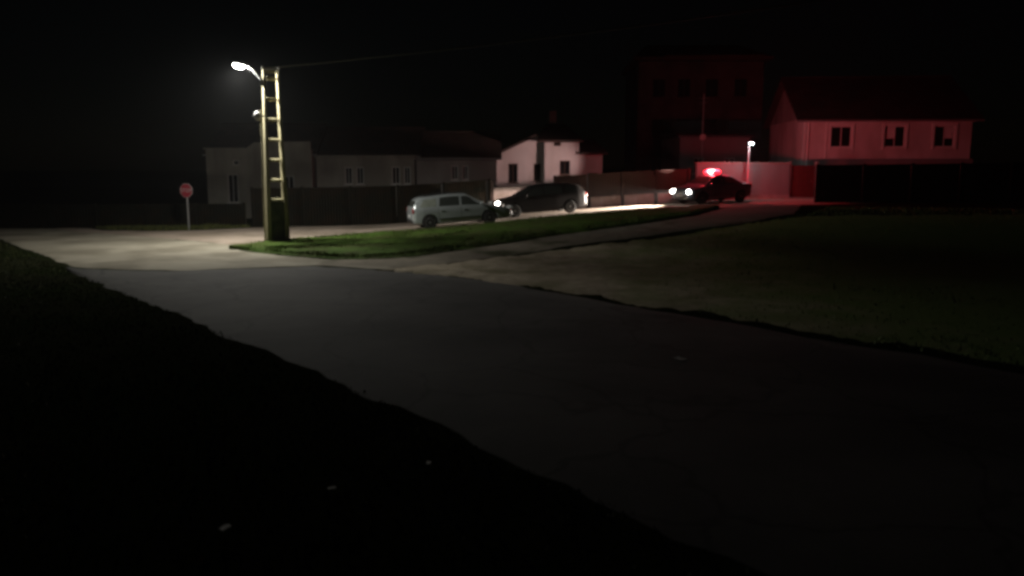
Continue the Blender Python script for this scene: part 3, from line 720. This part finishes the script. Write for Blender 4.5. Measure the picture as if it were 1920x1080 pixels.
    for s in (-1, 1):
        on = lit and (lit == 'both' or (lit == 'left' and s > 0) or (lit == 'right' and s < 0))
        mm = Matrix.Rotation(-s*R(32), 3, 'Z') @ Matrix.Rotation(R(18), 3, 'Y')
        hl = MB().ell((L2-.13, s*yf, zf), (.12, .22, .11), 16, 8, mm).build('headlight', M['headlit'] if on else M['clear'], root, smooth=50)
        MB().ell((-L2+.075, s*hw0*.80, min(lerp([p[0] for p in belt], [p[1] for p in belt], -L2), .95)-.1), (.07, .085, .15)).build('tail_light', M['tail'], root, smooth=50)
        MB().ell((L2-.07, s*hw0*.62, .36), (.04, .07, .045)).build('fog_light', M['clear'], root, smooth=50)
    gr = MB().box((L2-.035, 0, .60), (.07, .62, .13)).build('grille', M['plastic'], root, bevel=.01)
    for i in range(3): MB().box((L2+.004, 0, .56+i*.04), (.012, .58, .012)).build('grille_bar', M['rim'], gr)
    MB().box((L2-.03, 0, .35), (.07, .9, .12)).build('lower_intake', M['plastic'], root, bevel=.01)
    MB().box((L2+.008, 0, .46), (.012, .52, .11)).build('number_plate', M['plate'], root)
    MB().box((-L2-.006, 0, .62), (.014, .52, .11)).build('number_plate', M['plate'], root)
    MB().box((-L2+.02, 0, .40), (.08, hw0*1.5, .14)).build('rear_bumper_insert', M['plastic'], root, bevel=.02)
    for x in wx:
        for s in (-1, 1):
            w = empty('wheel', (x, s*(hw0-.115), wheel_r)); w.parent = root
            R0 = wheel_r
            MB().lathe([(R0*.66, -.10), (R0*.9, -.105), (R0*.985, -.085), (R0, -.05), (R0, .05), (R0*.985, .085), (R0*.9, .105), (R0*.66, .10)], 28, 'Y').build('tyre', M['rubber'], w, smooth=40)
            rm = MB().lathe([(R0*.67, .03*s), (R0*.67, .098*s), (R0*.60, .104*s), (R0*.58, .05*s)], 28, 'Y')
            for kk in range(6):
                a = kk*pi/3; mt = Matrix.Rotation(a, 3, 'Y')
                rm.box(mt @ Vector((R0*.33, .078*s, 0)), (R0*.56, .03, .052), m=mt)
            rm.lathe([(.055, .04*s), (.055, .1*s), (.03, .104*s)], 14, 'Y'); rm.build('rim', M['rim'], w, smooth=40)
            MB().lathe([(R0*.56, .03*s), (R0*.56, .04*s)], 18, 'Y').build('brake_disc', M['dmetal'], w)
    if rails:
        for s in (-1, 1):
            MB().tube([(x, s*(sec(x)[9][0]-.02), sec(x)[9][1]+.055) for x in (-1.7, -1.2, -.6, 0, .25)], .017, 6).build('roof_rail', M['dmetal'], root)
    root['top'] = ztop(0)
    return root, sec, ztop

def toward(root, lp, target):
    m = Matrix.LocRotScale(root.location, root.rotation_euler, None)
    return (m.inverted() @ Vector(target)) - Vector(lp)
def grade(x, y, rz):
    a = ter(x+cos(rz)*1.35, y+sin(rz)*1.35); b = ter(x-cos(rz)*1.35, y-sin(rz)*1.35)
    return (a+b)/2, -math.atan2(a-b, 2.7)

EST = [(-2.3,.6),(-2.285,.96),(-2.06,1.30),(-1.86,1.41),(-.6,1.475),(.2,1.44),(1.0,.955),(1.1,.91),(1.85,.76),(2.15,.66),(2.3,.52)]
x, y, rz = -2.33, 36.42, R(17); z, pt = grade(x, y, rz)
car('estate_car', 'silver estate car with roof rails parked facing right beside grass island', 'car', EST, [(-2.3,.965),(1.1,.90),(2.3,.8)], M['silver'], (-1.56, 1.14), (x, y, z+.03), rz,
    [((-1.96,-1.22),(-1.74,-1.2),.12,.86), ((-1.1,-.18),(-1.02,-.16),.1,.9), ((-.08,.92),(-.06,.36),.1,.9)], .88, rear=(-2.24,-2.08), shield=(.27,1.0), rails=True, palepane=0, pitch=pt)

HAT = [(-2.15,.55),(-2.13,.92),(-1.92,1.25),(-1.7,1.40),(-1.4,1.46),(-.4,1.52),(.3,1.47),(1.0,1.05),(1.1,1.0),(1.8,.88),(2.06,.76),(2.17,.58)]
HAT = [(a*1.1, b) for a, b in HAT]
x, y, rz = 1.34, 40.6, R(180+16); z, pt = grade(x, y, rz)
bc, *_ = car('hatchback_car', 'black hatchback facing left with a lit headlight, nose behind silver car', 'car', HAT, [(-2.4,1.02),(1.2,.93),(2.4,.8)], M['black'], (-1.42, 1.46), (x, y, z+.03), rz,
    [((-1.8,-1.24),(-1.62,-1.22),.15,.85), ((-1.12,-.14),(-1.06,-.12),.1,.9), ((-.04,1.0),(-.02,.46),.1,.9)], .885, rear=(-2.31,-1.93), shield=(.4,1.08), lit='left', pitch=pt, wheel_r=.325)
light('headlamp_beam', 'SPOT', bc, (2.42, .62, .66), 420, (1, .94, .84), aim=(1, .16, -.26), spot_size=R(30), spot_blend=.9, shadow_soft_size=.06)

SED = [(-2.15,.6),(-2.13,.92),(-2.0,1.0),(-1.45,1.05),(-.78,1.42),(-.5,1.47),(.1,1.5),(.42,1.45),(1.05,1.05),(1.15,1.0),(1.85,.86),(2.06,.74),(2.15,.55)]
x, y, rz = 10.75, 43.3, R(180+26); z, pt = grade(x, y, rz)
pc, *_ = car('police_car', 'police car with red roof beacon glowing and both headlights on', 'police car', SED, [(-2.2,1.0),(1.1,.93),(2.2,.8)], M['blue'], (-1.28, 1.32), (x, y, z+.03), rz,
    [((-1.22,-.98),(-.86,-.84),.12,.8), ((-.9,-.1),(-.78,-.1),.1,.9), ((0,.95),(0,.5),.1,.9)], .86, rear=(-1.38,-.82), shield=(.48,1.03), lit='both', pitch=pt)
lb = empty('light_bar', (.0, 0, 1.515)); lb.parent = pc
MB().box((0, 0, .02), (.30, 1.12, .03)).build('bar_base', M['plastic'], lb, bevel=.008)
for s in (-1, 1):
    MB().ell((0, s*.36, .11), (.19, .27, .13)).build('beacon_lens', M['beacon'], lb, smooth=50)
MB().ell((0, .05, .13), (.16, .40, .11)).build('beacon_core', M['beaconcore'], lb, smooth=50)
for s in (-1, 1):
    light('beacon_light', 'SPOT', pc, (.05, s*.42, 1.9), 520, (1, .03, .06), aim=(-1, .25, .1), spot_size=R(178), spot_blend=.8, shadow_soft_size=.12)
light('beacon_spill', 'POINT', pc, (.05, .1, 1.95), 260, (1, .04, .06), shadow_soft_size=.12)
light('house_fill_spot', 'SPOT', pc, (.1, -.62, 1.92), 3000, (1, .66, .62), aim=toward(pc, (.1, -.62, 1.92), (.6, 50, 3.4)), spot_size=R(27), spot_blend=1, shadow_soft_size=.05)  # added spot on the roof bar, brightens the white house wall
for s in (-1, 1):
    light('headlamp_beam', 'SPOT', pc, (2.2, s*.6, .66), 12500, (1, .88, .76), aim=toward(pc, (2.2, s*.6, .66), (3.7, 41.3, .62)), spot_size=R(45), spot_blend=.8, shadow_soft_size=.05)
light('kerbside_beam', 'SPOT', pc, (2.2, -.6, .68), 20000, (1, .80, .72), aim=toward(pc, (2.2, -.6, .68), (-.3, 43, 1.2)), spot_size=R(8), spot_blend=.6, shadow_soft_size=.05)

# ------------------------------------------------------------------ litter
def scrap(x, y, s, label):
    b = MB(); n = 5
    vs = [((i/n-.5)*s*1.6+random.uniform(-.1, .1)*s, (j/n-.5)*s+random.uniform(-.1, .1)*s, ter(x, y)+(.055 if x > 0 else .075)+s*.16*hsh(i*1.3+x*9, j*1.7+y*7)) for i in range(n+1) for j in range(n+1)]
    b.add(vs, [(i*6+j, i*6+6+j, i*6+7+j, i*6+j+1) for i in range(n) for j in range(n)])
    o = b.build('paper_scrap', M['paper'], loc=(x, y, 0), rot=(0, 0, random.uniform(0, 3)))
    tag(o, label, 'litter', 'scraps of litter on the ground')
scrap(2.53, 11.76, .11, 'crumpled pale scrap lying alone on the asphalt at right')
scrap(-2.28, 6.0, .06, 'crumpled pale scrap in the grass at lower left')
scrap(-1.61, 6.8, .045, 'small dim scrap in dark grass, middle one of three')
scrap(-.81, 7.41, .045, 'small dim scrap in dark grass nearest the road edge')

# ------------------------------------------------------------------ thin haze added so the lamps get a soft bloom
hz, t, b = nodes('haze_air')
t.nodes.remove(b); v = t.nodes.new('ShaderNodeVolumePrincipled'); v.inputs['Color'].default_value = (.9, .92, .95, 1); v.inputs['Density'].default_value = .0004; v.inputs['Anisotropy'].default_value = .35
t.links.new(v.outputs[0], t.nodes['Material Output'].inputs['Volume'])
hb = MB().box((0, 45, 8.5), (240, 190, 21)).build('haze', hz); tag(hb, 'thin haze added over the street to give the lamps a glow', 'haze', kind='stuff')
